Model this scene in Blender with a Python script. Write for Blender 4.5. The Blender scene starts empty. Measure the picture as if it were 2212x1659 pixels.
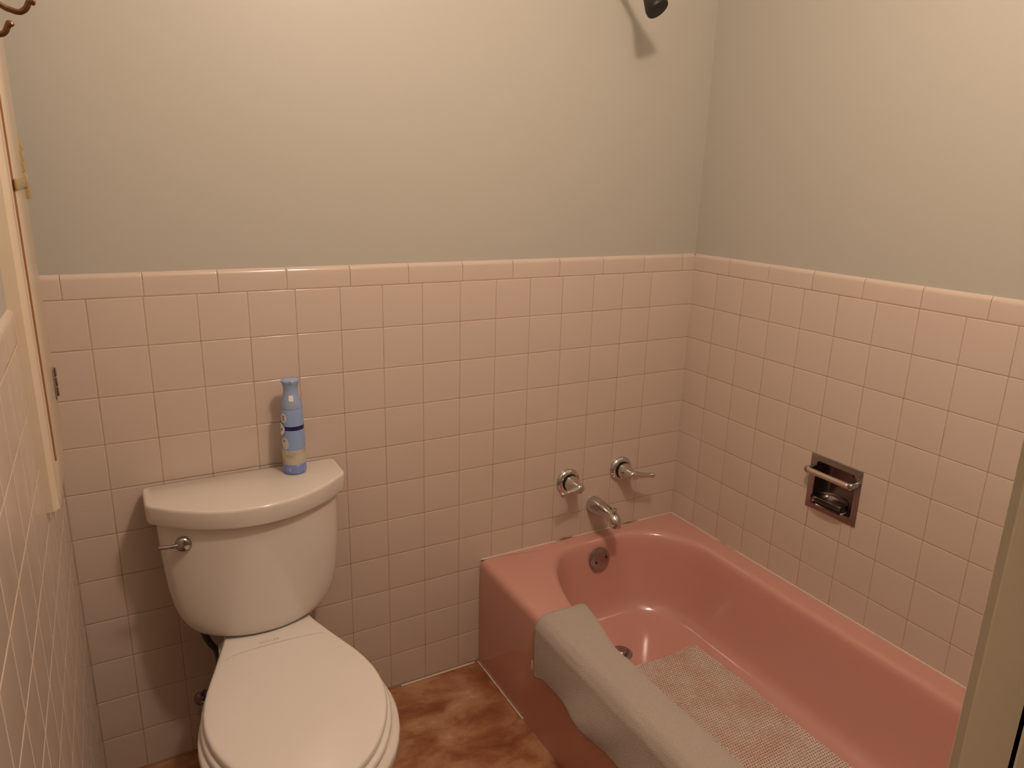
import bpy, bmesh, math, random
from mathutils import Vector, Matrix

C = bpy.context.scene.collection
random.seed(4)
PI = math.pi

# ------------------------------------------------------------ camera
CAM = Vector((-1.6332, -1.7553, 1.4622))
YAW, PITCH, ROLL, FPX = 0.5109, -0.27526, 0.02624, 1574.8
fw = Vector((math.sin(YAW) * math.cos(PITCH), math.cos(YAW) * math.cos(PITCH), math.sin(PITCH)))
rt0 = Vector((math.cos(YAW), -math.sin(YAW), 0))
up0 = rt0.cross(fw)
rt = rt0 * math.cos(ROLL) + up0 * math.sin(ROLL)
up = up0 * math.cos(ROLL) - rt0 * math.sin(ROLL)
cam = bpy.data.cameras.new('camera')
cam.sensor_width = 36
cam.lens = FPX / 2212 * 36
cam.clip_start = 0.01
cam_o = bpy.data.objects.new('camera', cam)
C.objects.link(cam_o)
M = Matrix.Identity(4)
for i in range(3):
    M[i][0], M[i][1], M[i][2], M[i][3] = rt[i], up[i], -fw[i], CAM[i]
cam_o.matrix_world = M
bpy.context.scene.camera = cam_o

# ------------------------------------------------------------ world, lamp, exposure
w = bpy.data.worlds.new('world')
bpy.context.scene.world = w
w.use_nodes = True
w.node_tree.nodes['Background'].inputs[0].default_value = (1.0, 0.66, 0.42, 1)
w.node_tree.nodes['Background'].inputs[1].default_value = 0.035
LAMP = Vector((-0.97, -1.12, 2.27))
ld = bpy.data.lights.new('bulb_light', 'POINT')
ld.energy = 36.5
ld.color = (1.0, 0.76, 0.625)
ld.shadow_soft_size = 0.06
lo = bpy.data.objects.new('bulb_light', ld)
lo.location = LAMP
C.objects.link(lo)
vs = bpy.context.scene.view_settings
vs.view_transform = 'Standard'
vs.look = 'None'
vs.gamma = 1
vs.use_curve_mapping = False
vs.exposure = 0.0

# ------------------------------------------------------------ materials
def S(v):
    return tuple(((c / 12.92) if c <= 0.04045 else ((c + 0.055) / 1.055) ** 2.4) for c in v)

def mat(name, col, rough=0.5, metal=0.0, spec=0.5, coat=0.0, bump=None, var=None, trans=0.0, ior=1.5, sheen=0.0, alpha=1.0):
    m = bpy.data.materials.new(name)
    m.use_nodes = True
    nt = m.node_tree
    b = nt.nodes['Principled BSDF']
    b.inputs['Base Color'].default_value = (*col, 1)
    b.inputs['Roughness'].default_value = rough
    b.inputs['Metallic'].default_value = metal
    b.inputs['Specular IOR Level'].default_value = spec
    b.inputs['Coat Weight'].default_value = coat
    b.inputs['Transmission Weight'].default_value = trans
    b.inputs['IOR'].default_value = ior
    b.inputs['Sheen Weight'].default_value = sheen
    b.inputs['Alpha'].default_value = alpha
    tc = nt.nodes.new('ShaderNodeTexCoord')
    if bump:
        sc, st, dist = bump
        n = nt.nodes.new('ShaderNodeTexNoise')
        n.inputs['Scale'].default_value = sc
        n.inputs['Detail'].default_value = 3
        nt.links.new(tc.outputs['Object'], n.inputs['Vector'])
        bp = nt.nodes.new('ShaderNodeBump')
        bp.inputs['Strength'].default_value = st
        bp.inputs['Distance'].default_value = dist
        nt.links.new(n.outputs['Fac'], bp.inputs['Height'])
        nt.links.new(bp.outputs['Normal'], b.inputs['Normal'])
    if var:
        sc, col2, lo_, hi_ = var
        n = nt.nodes.new('ShaderNodeTexNoise')
        n.inputs['Scale'].default_value = sc
        n.inputs['Detail'].default_value = 4
        nt.links.new(tc.outputs['Object'], n.inputs['Vector'])
        mr = nt.nodes.new('ShaderNodeMapRange')
        mr.inputs['From Min'].default_value = lo_
        mr.inputs['From Max'].default_value = hi_
        nt.links.new(n.outputs['Fac'], mr.inputs['Value'])
        mx = nt.nodes.new('ShaderNodeMix')
        mx.data_type = 'RGBA'
        mx.inputs[6].default_value = (*col, 1)
        mx.inputs[7].default_value = (*col2, 1)
        nt.links.new(mr.outputs['Result'], mx.inputs[0])
        nt.links.new(mx.outputs[2], b.inputs['Base Color'])
    return m

PAINT = mat('wall_paint', (0.445, 0.433, 0.374), 0.5, bump=(60, 0.06, 0.002))
TILE = mat('pink_white_tile', (0.585, 0.490, 0.412), 0.13, spec=0.5, bump=(45, 0.03, 0.001))
GROUT = mat('tile_grout', (0.44, 0.28, 0.18), 0.85, var=(14, (0.32, 0.17, 0.08), 0.5, 0.72))
CEIL = mat('ceiling_paint', (0.62, 0.60, 0.54), 0.7)
TRIMP = mat('cream_gloss_paint', (0.66, 0.56, 0.42), 0.22, bump=(30, 0.08, 0.001))
JAMB = mat('jamb_paint', (0.68, 0.62, 0.48), 0.4)
GAPSHADE = mat('brown_gap_shade', (0.34, 0.17, 0.06), 0.7)  # brown shade of the groove beside the cabinet door, put into the colour
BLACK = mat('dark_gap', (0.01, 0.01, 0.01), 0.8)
PORC = mat('white_porcelain', (0.67, 0.62, 0.555), 0.10, coat=0.3)
SEATM = mat('white_seat_plastic', (0.74, 0.70, 0.65), 0.2)
PINK = mat('pink_enamel', (0.575, 0.30, 0.25), 0.13, coat=0.25)
CHROME = mat('chrome', (0.62, 0.60, 0.58), 0.10, metal=1.0)
CHROMED = mat('dull_chrome', (0.40, 0.37, 0.36), 0.22, metal=1.0)
STEEL = mat('soap_recess_metal', (0.20, 0.165, 0.155), 0.3, metal=1.0, bump=(60, 0.1, 0.001))
BRONZE = mat('brown_bronze', (0.16, 0.075, 0.03), 0.35, metal=0.6)
DKBRONZE = mat('black_shower_metal', (0.007, 0.006, 0.005), 0.5)
BRASS = mat('painted_brass', (0.44, 0.33, 0.17), 0.35, metal=0.1)
HOLE = mat('dark_hole', (0.03, 0.02, 0.015), 0.8)
CLEAR = mat('clear_plastic', (0.95, 0.93, 0.92), 0.06, trans=1.0, ior=1.35)
RUBBER = mat('dark_hose', (0.05, 0.045, 0.05), 0.5)
CANBLUE = mat('light_blue_plastic', (0.28, 0.37, 0.56), 0.25)
CANBODY = mat('blue_label', (0.27, 0.39, 0.66), 0.25)
CANNAVY = mat('navy_stripe', (0.012, 0.014, 0.09), 0.3)
CANBASE = mat('deep_blue_label', (0.19, 0.27, 0.62), 0.3, var=(70, (0.42, 0.5, 0.78), 0.58, 0.72))
CANWHITE = mat('white_label', (0.75, 0.74, 0.72), 0.35)
CANLAND = mat('pale_landscape_label', (0.52, 0.48, 0.38), 0.3, var=(40, (0.30, 0.27, 0.14), 0.5, 0.75))
INK = mat('label_ink', (0.10, 0.09, 0.12), 0.5)
LOGO = mat('grey_lettering', (0.36, 0.32, 0.29), 0.5)
LINER = mat('white_caulk', (0.62, 0.52, 0.42), 0.5, var=(9, (0.28, 0.16, 0.06), 0.62, 0.74))
LAMPM = mat('white_lamp_metal', (0.8, 0.78, 0.74), 0.4)

# towel: terry
TOWEL = mat('terry_cloth', (0.47, 0.405, 0.345), 0.95, spec=0.1, sheen=0.25, bump=(420, 0.9, 0.003), var=(380, (0.38, 0.32, 0.265), 0.5, 0.75))
# bathtub caulk staining and mottled stone-look floor
def floor_material():
    m = bpy.data.materials.new('mottled_brown_floor')
    m.use_nodes = True
    nt = m.node_tree
    b = nt.nodes['Principled BSDF']
    b.inputs['Roughness'].default_value = 0.35
    tc = nt.nodes.new('ShaderNodeTexCoord')
    mp = nt.nodes.new('ShaderNodeMapping')
    mp.inputs['Rotation'].default_value = (0, 0, 0.35)
    mp.inputs['Scale'].default_value = (1.0, 1.5, 1)
    nt.links.new(tc.outputs['Object'], mp.inputs['Vector'])
    n1 = nt.nodes.new('ShaderNodeTexNoise')
    n1.inputs['Scale'].default_value = 7
    n1.inputs['Detail'].default_value = 7
    n1.inputs['Roughness'].default_value = 0.62
    n1.inputs['Distortion'].default_value = 0.25
    nt.links.new(mp.outputs[0], n1.inputs['Vector'])
    r1 = nt.nodes.new('ShaderNodeValToRGB')
    e = r1.color_ramp.elements
    e[0].position = 0.34
    e[0].color = (0.22, 0.075, 0.03, 1)
    e[1].position = 0.72
    e[1].color = (0.62, 0.42, 0.27, 1)
    for p, c in ((0.45, (0.31, 0.125, 0.055, 1)), (0.53, (0.40, 0.205, 0.11, 1)), (0.62, (0.46, 0.25, 0.13, 1))):
        x = e.new(p)
        x.color = c
    nt.links.new(n1.outputs['Fac'], r1.inputs[0])
    nt.links.new(r1.outputs[0], b.inputs['Base Color'])
    bp = nt.nodes.new('ShaderNodeBump')
    bp.inputs['Strength'].default_value = 0.15
    bp.inputs['Distance'].default_value = 0.003
    nt.links.new(n1.outputs['Fac'], bp.inputs['Height'])
    nt.links.new(bp.outputs[0], b.inputs['Normal'])
    return m
FLOORM = floor_material()

def mat_material():
    m = bpy.data.materials.new('perforated_bath_mat')
    m.use_nodes = True
    m.blend_method = 'HASHED' if hasattr(m, 'blend_method') else None
    nt = m.node_tree
    b = nt.nodes['Principled BSDF']
    b.inputs['Roughness'].default_value = 0.55
    N = nt.nodes.new
    L = nt.links.new
    tc = N('ShaderNodeTexCoord')
    sx = N('ShaderNodeSeparateXYZ')
    L(tc.outputs['Object'], sx.inputs[0])
    def mth(op, a, bb=None):
        q = N('ShaderNodeMath')
        q.operation = op
        for i, v in enumerate((a, bb)):
            if v is None:
                continue
            if isinstance(v, (int, float)):
                q.inputs[i].default_value = v
            else:
                L(v, q.inputs[i])
        return q.outputs[0]
    P = 0.0075
    row = mth('FLOOR', mth('DIVIDE', sx.outputs['Y'], P))
    off = mth('MULTIPLY', mth('MODULO', mth('ABSOLUTE', row), 2.0), 0.5)
    fy = mth('SUBTRACT', mth('FRACT', mth('DIVIDE', sx.outputs['Y'], P)), 0.5)
    fx = mth('SUBTRACT', mth('FRACT', mth('ADD', mth('DIVIDE', sx.outputs['X'], P), off)), 0.5)
    d = mth('SQRT', mth('ADD', mth('MULTIPLY', fx, fx), mth('MULTIPLY', fy, fy)))
    hole = mth('LESS_THAN', d, 0.24)
    nz = N('ShaderNodeTexNoise')
    nz.inputs['Scale'].default_value = 9
    nz.inputs['Detail'].default_value = 4
    L(tc.outputs['Object'], nz.inputs['Vector'])
    mx = N('ShaderNodeMix')
    mx.data_type = 'RGBA'
    mx.inputs[6].default_value = (0.60, 0.44, 0.35, 1)
    mx.inputs[7].default_value = (0.66, 0.55, 0.48, 1)
    mr = N('ShaderNodeMapRange')
    mr.inputs['From Min'].default_value = 0.38
    mr.inputs['From Max'].default_value = 0.6
    L(nz.outputs['Fac'], mr.inputs['Value'])
    L(mr.outputs[0], mx.inputs[0])
    L(mx.outputs[2], b.inputs['Base Color'])
    L(mth('SUBTRACT', 1.0, hole), b.inputs['Alpha'])
    bp = N('ShaderNodeBump')
    bp.inputs['Strength'].default_value = 0.6
    bp.inputs['Distance'].default_value = 0.002
    L(d, bp.inputs['Height'])
    bp.invert = True
    L(bp.outputs[0], b.inputs['Normal'])
    return m
MATM = mat_material()

# ------------------------------------------------------------ builders
def wloc(o):
    v = Vector((0, 0, 0))
    while o:
        v += o.location
        o = o.parent
    return v

def finish(name, bm, mats, parent=None, angle=35, origin=None, recalc=True):
    if recalc:
        bmesh.ops.recalc_face_normals(bm, faces=bm.faces)
    if parent is not None:
        o0 = wloc(parent)
    elif origin is not None:
        o0 = Vector(origin)
    else:
        xs = [v.co for v in bm.verts]
        lo_ = [min(c[i] for c in xs) for i in range(3)]
        hi_ = [max(c[i] for c in xs) for i in range(3)]
        o0 = Vector(((lo_[0] + hi_[0]) / 2, (lo_[1] + hi_[1]) / 2, lo_[2]))
    bmesh.ops.translate(bm, verts=bm.verts, vec=-o0)
    me = bpy.data.meshes.new(name)
    bm.to_mesh(me)
    bm.free()
    for m in (mats if isinstance(mats, (list, tuple)) else [mats]):
        me.materials.append(m)
    if angle is not None:
        me.shade_smooth()
        me.set_sharp_from_angle(angle=math.radians(angle))
    o = bpy.data.objects.new(name, me)
    C.objects.link(o)
    if parent is not None:
        o.parent = parent
    else:
        o.location = o0
    return o

def thing(name, label, cat, loc, group=None):
    o = bpy.data.objects.new(name, None)
    C.objects.link(o)
    o.location = loc
    o['label'] = label
    o['category'] = cat
    if group:
        o['group'] = group
    return o

def tag(o, label, cat):
    o['label'] = label
    o['category'] = cat
    return o

def struct(o, label=None, cat=None):
    o['kind'] = 'structure'
    if label:
        o['label'] = label
    if cat:
        o['category'] = cat
    return o

def box(bm, lo_, hi_, mi=0, bev=0.0, seg=2):
    vs_ = [bm.verts.new((x, y, z)) for x in (lo_[0], hi_[0]) for y in (lo_[1], hi_[1]) for z in (lo_[2], hi_[2])]
    fs = [(0, 1, 3, 2), (4, 6, 7, 5), (0, 4, 5, 1), (2, 3, 7, 6), (0, 2, 6, 4), (1, 5, 7, 3)]
    faces = [bm.faces.new([vs_[i] for i in f]) for f in fs]
    for f in faces:
        f.material_index = mi
    if bev > 0:
        es = list({e for f in faces for e in f.edges})
        r = bmesh.ops.bevel(bm, geom=es, offset=bev, segments=seg, affect='EDGES', profile=0.5)
        for f in r['faces']:
            f.material_index = mi
    return faces

def loft(bm, rings, cap0=True, cap1=True, mi=0, closed=True):
    vr = [[bm.verts.new(p) for p in r] for r in rings]
    n = len(vr[0])
    for a, b in zip(vr[:-1], vr[1:]):
        for i in range(n if closed else n - 1):
            j = (i + 1) % n
            f = bm.faces.new((a[i], a[j], b[j], b[i]))
            f.material_index = mi
    if cap0:
        bm.faces.new(vr[0][::-1]).material_index = mi
    if cap1:
        bm.faces.new(vr[-1]).material_index = mi
    return vr

def frame(axis):
    a = Vector(axis).normalized()
    t = Vector((0, 0, 1)) if abs(a.z) < 0.9 else Vector((1, 0, 0))
    u = a.cross(t).normalized()
    v = a.cross(u).normalized()
    return a, u, v

def lathe(bm, prof, org, axis, n=32, mi=0, cap=True):
    a, u, v = frame(axis)
    o = Vector(org)
    rings = []
    for r, h in prof:
        rings.append([o + a * h + (u * math.cos(2 * PI * i / n) + v * math.sin(2 * PI * i / n)) * max(r, 1e-5) for i in range(n)])
    return loft(bm, rings, cap, cap, mi)

def crom(pts, k=6):
    pts = [Vector(p) for p in pts]
    q = [pts[0] * 2 - pts[1]] + pts + [pts[-1] * 2 - pts[-2]]
    out = []
    for i in range(1, len(q) - 2):
        for s in range(k):
            t = s / k
            a, b, c, d = q[i - 1], q[i], q[i + 1], q[i + 2]
            out.append(0.5 * ((2 * b) + (c - a) * t + (2 * a - 5 * b + 4 * c - d) * t * t + (3 * b - a - 3 * c + d) * t ** 3))
    out.append(pts[-1])
    return out

def tube(bm, pts, radii, n=16, mi=0, k=6, sx=1.0, sy=1.0, round_ends=True):
    P_ = crom(pts, k)
    m = len(P_)
    rr = []
    for i in range(m):
        t = i / (m - 1) * (len(radii) - 1)
        j = min(int(t), len(radii) - 2)
        rr.append(radii[j] + (radii[j + 1] - radii[j]) * (t - j))
    rings = []
    u = None
    for i in range(m):
        d = (P_[min(i + 1, m - 1)] - P_[max(i - 1, 0)]).normalized()
        if u is None:
            _, u, v = frame(d)
        u = (u - d * u.dot(d)).normalized()
        v = d.cross(u)
        def ring(c, r):
            return [c + (u * math.cos(2 * PI * s / n) * sx + v * math.sin(2 * PI * s / n) * sy) * r for s in range(n)]
        if i == 0 and round_ends:
            for f in (0.25, 0.65):
                rings.append(ring(P_[0] - d * rr[0] * (1 - f) * 0.6, rr[0] * math.sin(f * PI / 2)))
        rings.append(ring(P_[i], rr[i]))
        if i == m - 1 and round_ends:
            for f in (0.65, 0.25):
                rings.append(ring(P_[-1] + d * rr[-1] * (1 - f) * 0.6, rr[-1] * math.sin(f * PI / 2)))
    return loft(bm, rings, True, True, mi)

# ------------------------------------------------------------ setting
T = 0.108
Z0 = 1.195       # underside of the bullnose cap
CAPH = 0.054
XL = -1.766      # left wall tile plane
YN = -1.52       # inner face of the doorway wall
ZC = 2.44

INS = [(0.0004, -0.0010), (0.0008, -0.0006), (0.0015, -0.00025), (0.0026, -0.00006), (0.0038, 0.0)]
def stations(a, b):
    k = min(1.0, (b - a) / 0.012)
    st = [(a + i * k, d) for i, d in INS]
    return st + [(b - i * k, d) for i, d in reversed(INS)]

def tile(bm, P, u0, v0, u1, v1, mi=1):
    if u1 - u0 < 0.003 or v1 - v0 < 0.003:
        return
    vv = stations(v0, v1)
    rings = [[P(u, v, max(du + dv, -0.0011)) for v, dv in vv] for u, du in stations(u0, u1)]
    loft(bm, rings, False, False, mi, closed=False)

def tile_rects(us, rows, hole=None):
    out = []
    for (a, b) in us:
        for (c, d) in rows:
            if hole and a < hole[2] and b > hole[0] and c < hole[3] and d > hole[1]:
                h0, h1, h2, h3 = hole
                if a < h0: out.append((a, c, h0, d))
                if b > h2: out.append((h2, c, b, d))
                aa, bb = max(a, h0), min(b, h2)
                if c < h1: out.append((aa, c, bb, h1))
                if d > h3: out.append((aa, h3, bb, d))
            else:
                out.append((a, c, b, d))
    return out

CAPPROF = [(0.0004, -0.0014), (0.0009, -0.0008), (0.0018, -0.00035), (0.0031, -0.00008), (0.0046, 0.0), (0.030, 0.0), (0.0405, 0.0)] + [(0.0405 + 0.013 * math.sin(math.radians(a)), -0.013 * (1 - math.cos(math.radians(a)))) for a in (12, 24, 36, 48, 60, 72, 84, 90)]
def cap_tile(bm, P, u0, u1, mi=1):
    if u1 - u0 < 0.006:
        return
    st = stations(u0, u1)
    rings = [[P(u, Z0 + v, n + dn) for v, n in CAPPROF] for u, dn in st]
    loft(bm, rings, False, False, mi, closed=False)

def spans(first, step, end):
    """tile spans going from 0 towards end (negative axis); first grout line at first"""
    xs = [0.0022]
    x = first
    while x > end:
        xs.append(x)
        x -= step
    xs.append(end)
    return [(b, a) for a, b in zip(xs[:-1], xs[1:])]

ROWS = [(max(Z0 - (r + 1) * T, 0.0), Z0 - r * T) for r in range(12) if Z0 - r * T > 0.02]

def slab(bm, P, u0, u1, v0, v1, n0, n1, mi, hole=None):
    def bx(a, b, c, d):
        vsx = [bm.verts.new(P(u, v, n)) for u in (a, b) for v in (c, d) for n in (n0, n1)]
        for f in [(0, 1, 3, 2), (4, 6, 7, 5), (0, 4, 5, 1), (2, 3, 7, 6), (0, 2, 6, 4), (1, 5, 7, 3)]:
            bm.faces.new([vsx[i] for i in f]).material_index = mi
    if not hole:
        bx(u0, u1, v0, v1)
    else:
        h0, h1, h2, h3 = hole
        bx(u0, h0, v0, v1)
        bx(h2, u1, v0, v1)
        bx(h0, h2, v0, h1)
        bx(h0, h2, h3, v1)

def tiled_wall(name, P, u_end, us, caps, label, hole=None, origin=(0, 0, 0), u_top=0.0):
    bm = bmesh.new()
    for r in tile_rects(us, ROWS, hole):
        tile(bm, P, *r)
    for a, b in caps:
        cap_tile(bm, P, a, b)
    slab(bm, P, u_end, u_top, 0, Z0 + 0.038, -0.11, -0.0007, 2, hole)
    slab(bm, P, u_end, u_top, Z0 + 0.038, Z0 + 0.0505, -0.011, -0.0074, 2)
    slab(bm, P, u_end, u_top, Z0 + 0.038, ZC, -0.11, -0.008, 0)
    bmesh.ops.recalc_face_normals(bm, faces=[f for f in bm.faces if f.material_index != 1])
    # orient glazed faces outwards
    nrm = (Vector(P(0, 0, 1)) - Vector(P(0, 0, 0))).normalized()
    bm.normal_update()
    for f in bm.faces:
        if f.material_index == 1 and f.normal.dot(nrm) < -1e-4:
            f.normal_flip()
    o = finish(name, bm, [PAINT, TILE, GROUT], None, 40, origin, recalc=False)
    struct(o, label, 'wall')
    return o

PB = lambda u, v, n: (u, -n, v)
PR = lambda u, v, n: (-n, u, v)
PL = lambda u, v, n: (XL + n, u, v)
tiled_wall('wall_back', PB, XL - 0.11, spans(-0.166, T, XL), spans(-0.0470, 0.1520, XL),
           'back wall, pinkish white tile wainscot with beige paint above, behind toilet and taps', origin=(-0.88, 0, 0), u_top=0.11)
HOLE_R = (-0.676, 0.620, -0.540, 0.755)
tiled_wall('wall_right', PR, -1.9, spans(-0.1059, T, -1.9), spans(-0.150, 0.151, -1.9),
           'right wall along the bathtub, tiled low and painted beige above', hole=HOLE_R, origin=(0, -0.76, 0), u_top=0.1)
tiled_wall('wall_left', PL, -2.6, spans(-0.040, T, -2.6), spans(-0.10, 0.152, -2.6),
           'left wall seen at a grazing angle, glossy tiles with pale grout lines', origin=(XL, -0.76, 0), u_top=0.1)

bm = bmesh.new()
box(bm, (XL - 0.1, -2.6, -0.1), (0.1, 0.1, 0.0))
o = finish('floor', bm, FLOORM, None, None, (0, 0, 0))
struct(o, 'mottled brown stone look floor between toilet and bathtub', 'floor')
bm = bmesh.new()
box(bm, (XL - 0.1, -2.6, ZC), (0.1, 0.1, ZC + 0.1))
struct(finish('ceiling', bm, CEIL, None, None, (0, 0, ZC)), 'painted ceiling above the bathroom', 'ceiling')
bm = bmesh.new()
JX = -1.107
box(bm, (JX + 0.012, YN - 0.11, 0), (0.0, YN - 0.002, ZC))
box(bm, (XL, YN - 0.11, 2.06), (JX + 0.012, YN - 0.002, ZC))
struct(finish('wall_front', bm, PAINT, None, None, (-0.5, YN, 0)), 'doorway wall at the near end of the bathtub', 'wall')
bm = bmesh.new()
box(bm, (XL, -2.7, 0), (0.1, -2.6, ZC))
struct(finish('wall_hall', bm, PAINT, None, None, (-0.9, -2.6, 0)), 'hallway wall behind the doorway', 'wall')

# door jamb with a rounded edge and the dark gap by the stop
bm = bmesh.new()
prof = [(0.055, -0.0025), (0.055, 0.0006), (0.0003, 0.0006), (0.0, 0.0), (0.0014, -0.0052), (0.0004, -0.0064), (0.0, -0.0078),
        (0.0, -0.037), (0.010, -0.037), (0.010, -0.0415), (-0.004, -0.0415), (-0.006, -0.044), (-0.006, -0.100), (0.0, -0.102), (0.0, -0.122), (0.011, -0.122), (0.011, -0.002)]
rings = [[(JX + a, YN + b, z) for a, b in prof] for z in (0, 2.06)]
vr = loft(bm, rings, True, True, 0)
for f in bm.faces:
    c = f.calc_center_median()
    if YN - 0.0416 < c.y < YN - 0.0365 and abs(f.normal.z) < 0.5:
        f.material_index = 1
o = finish('trim_1', bm, [JAMB, BLACK], None, 25)
struct(o, 'olive cream painted door jamb with rounded edge at the right of the photo', 'trim')

# bead between floor and tub apron, caulk bead round the tub rim
bm = bmesh.new()
box(bm, (-0.750, -0.290, 0), (-0.7452, -0.001, 0.005), bev=0.0015)
struct(finish('trim_2', bm, LINER, None, 30), 'pale sealant strip on the floor along the tub front', 'trim')
bm = bmesh.new()
tube(bm, [(-1.0, -0.002, 0.002), (-0.9, -0.002, 0.002), (-0.76, -0.002, 0.002)], [0.0035, 0.0035], 8)
struct(finish('trim_3', bm, LINER, None, 60), 'thin pale sealant line between back wall tiles and floor', 'trim')

# ------------------------------------------------------------ bathtub
RZ = 0.355
def corner_arc(cx, cy, a, b, t0, n=14):
    return [(cx + a * math.cos(t0 + PI / 2 * i / n), cy + b * math.sin(t0 + PI / 2 * i / n)) for i in range(n + 1)]
def rrect(x0, x1, yb, yf, cs, z, nl=26, nsx=8):
    """cs: four corner (a,b): back-left(front rail,faucet end), near-left, near-right, back-right. counter-clockwise from +x"""
    (al, bl), (al2, bl2), (ar2, br2), (ar, br) = cs
    pts = []
    def seg(p, q, n):
        return [(p[0] + (q[0] - p[0]) * i / n, p[1] + (q[1] - p[1]) * i / n) for i in range(1, n)]
    A = corner_arc(x1 - ar, yb - br, ar, br, 0)
    B = corner_arc(x0 + al, yb - bl, al, bl, PI / 2)
    D = corner_arc(x0 + al2, yf + bl2, al2, bl2, PI)
    E_ = corner_arc(x1 - ar2, yf + br2, ar2, br2, 3 * PI / 2)
    pts += A + seg(A[-1], B[0], nsx) + B + seg(B[-1], D[0], nl) + D + seg(D[-1], E_[0], nsx) + E_ + seg(E_[-1], A[0], nl)
    return [(x, y, z) for x, y in pts]
tub = thing('bathtub', 'pink enamelled bathtub built in along the right wall', 'bathtub', (-0.37, -0.76, 0))
bm = bmesh.new()
tiny = [(0.002, 0.002)] * 4
TX0, TX1, TY0, TY1 = -0.745, -0.0006, -0.0006, YN + 0.0
rings = []
for ins, z in ((0.0, 0.0), (0.0, 0.02), (0.0, 0.18), (0.0, 0.328), (0.0015, 0.339), (0.006, 0.348), (0.013, 0.3535), (0.022, RZ)):
    rings.append(rrect(TX0 + ins, TX1, TY0, TY1, [(0.003 + ins * 0.8, 0.003 + ins * 0.5)] * 2 + tiny[:2], z))
IX0, IX1, IY0, IY1 = -0.648, -0.064, -0.042, -1.43
for ins, z in ((-0.006, RZ), (0.0, RZ - 0.0008), (0.005, RZ - 0.0035), (0.010, RZ - 0.010), (0.014, RZ - 0.022), (0.020, 0.29), (0.030, 0.22), (0.040, 0.165), (0.050, 0.132), (0.062, 0.111), (0.078, 0.098), (0.098, 0.091), (0.125, 0.088)):
    k = 1 - ins * 2.2
    rings.append(rrect(IX0 + ins, IX1 - ins, IY0 - ins, IY1 + ins * 2, [(0.20 * k, 0.46 * k), (0.2 * k, 0.25 * k), (0.2 * k, 0.25 * k), (0.20 * k, 0.22 * k)], z))
vr = loft(bm, rings, False, False, 0)
# floor of the basin: two inner rings and a cap
cx, cy = -0.36, -0.75
last = vr[-1]
prev = last
for s, z in ((0.75, 0.088), (0.45, 0.088), (0.15, 0.088)):
    nr = [bm.verts.new((cx + (v.co.x - cx) * s, cy + (v.co.y - cy) * s, z)) for v in last]
    for i in range(len(nr)):
        j = (i + 1) % len(nr)
        bm.faces.new((prev[i], prev[j], nr[j], nr[i]))
    prev = nr
bm.faces.new(prev)
finish('tub_basin', bm, PINK, tub, 40)
# overflow plate with two screws
OV = Vector((-0.351, -0.0705, 0.297))
ovn = Vector((0, -1, 0.13)).normalized()
bm = bmesh.new()
lathe(bm, [(0.0, -0.004), (0.0360, -0.004), (0.0375, 0.002), (0.0365, 0.005), (0.029, 0.0080), (0.024, 0.0088), (0.0, 0.0088)], OV, ovn, 40)
ov = finish('overflow_plate', bm, CHROMED, tub, 40)
for dx, dz in ((-0.0185, -0.007), (0.0205, 0.004)):
    bm = bmesh.new()
    lathe(bm, [(0.0045, 0.0), (0.0045, 0.0100), (0.0, 0.0104)], OV + Vector((dx, dz * 0.13, dz)), ovn, 16)
    finish('screw', bm, HOLE, ov)
bm = bmesh.new()
lathe(bm, [(0.0, 0.0), (0.033, 0.0), (0.034, 0.002), (0.031, 0.0045), (0.022, 0.005), (0.019, 0.003), (0.0, 0.003)], (-0.397, -0.268, 0.0885), (0, 0, 1), 36)
dr = finish('drain', bm, CHROMED, tub, 40)
bm = bmesh.new()
lathe(bm, [(0.016, 0.003), (0.016, 0.010), (0.013, 0.013), (0.0, 0.0135)], (-0.397, -0.268, 0.0885), (0, 0, 1), 28)
finish('stopper', bm, CHROMED, dr, 40)
# caulk round rim
bm = bmesh.new()
for pts in ([(-0.742, -0.0015, RZ), (-0.4, -0.0015, RZ), (-0.003, -0.0015, RZ)], [(-0.0015, -0.002, RZ), (-0.0015, -0.8, RZ), (-0.0015, -1.51, RZ)]):
    tube(bm, pts, [0.0028, 0.0028], 8, round_ends=False)
struct(finish('trim_4', bm, LINER, None, 60), 'sealant bead where the tub rim meets the tiles', 'trim')
# stained spots of old caulk
STAIN = mat('rust_brown_stain', (0.22, 0.12, 0.04), 0.8, var=(60, (0.42, 0.28, 0.15), 0.5, 0.65))
bm = bmesh.new()
for x0, x1, r in ((-0.482, -0.408, 0.0036), (-0.225, -0.14, 0.0026)):
    xm = (x0 + x1) / 2
    tube(bm, [(x0, -0.002, RZ + 0.001), (xm, -0.002, RZ + 0.002), (x1, -0.002, RZ + 0.001)], [0.001, r, r * 0.9, 0.001], 8, sx=1.0, round_ends=False)
struct(finish('trim_5', bm, STAIN, None, 60), 'brown stained sealant spots on the tub rim below the taps', 'trim')

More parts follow.
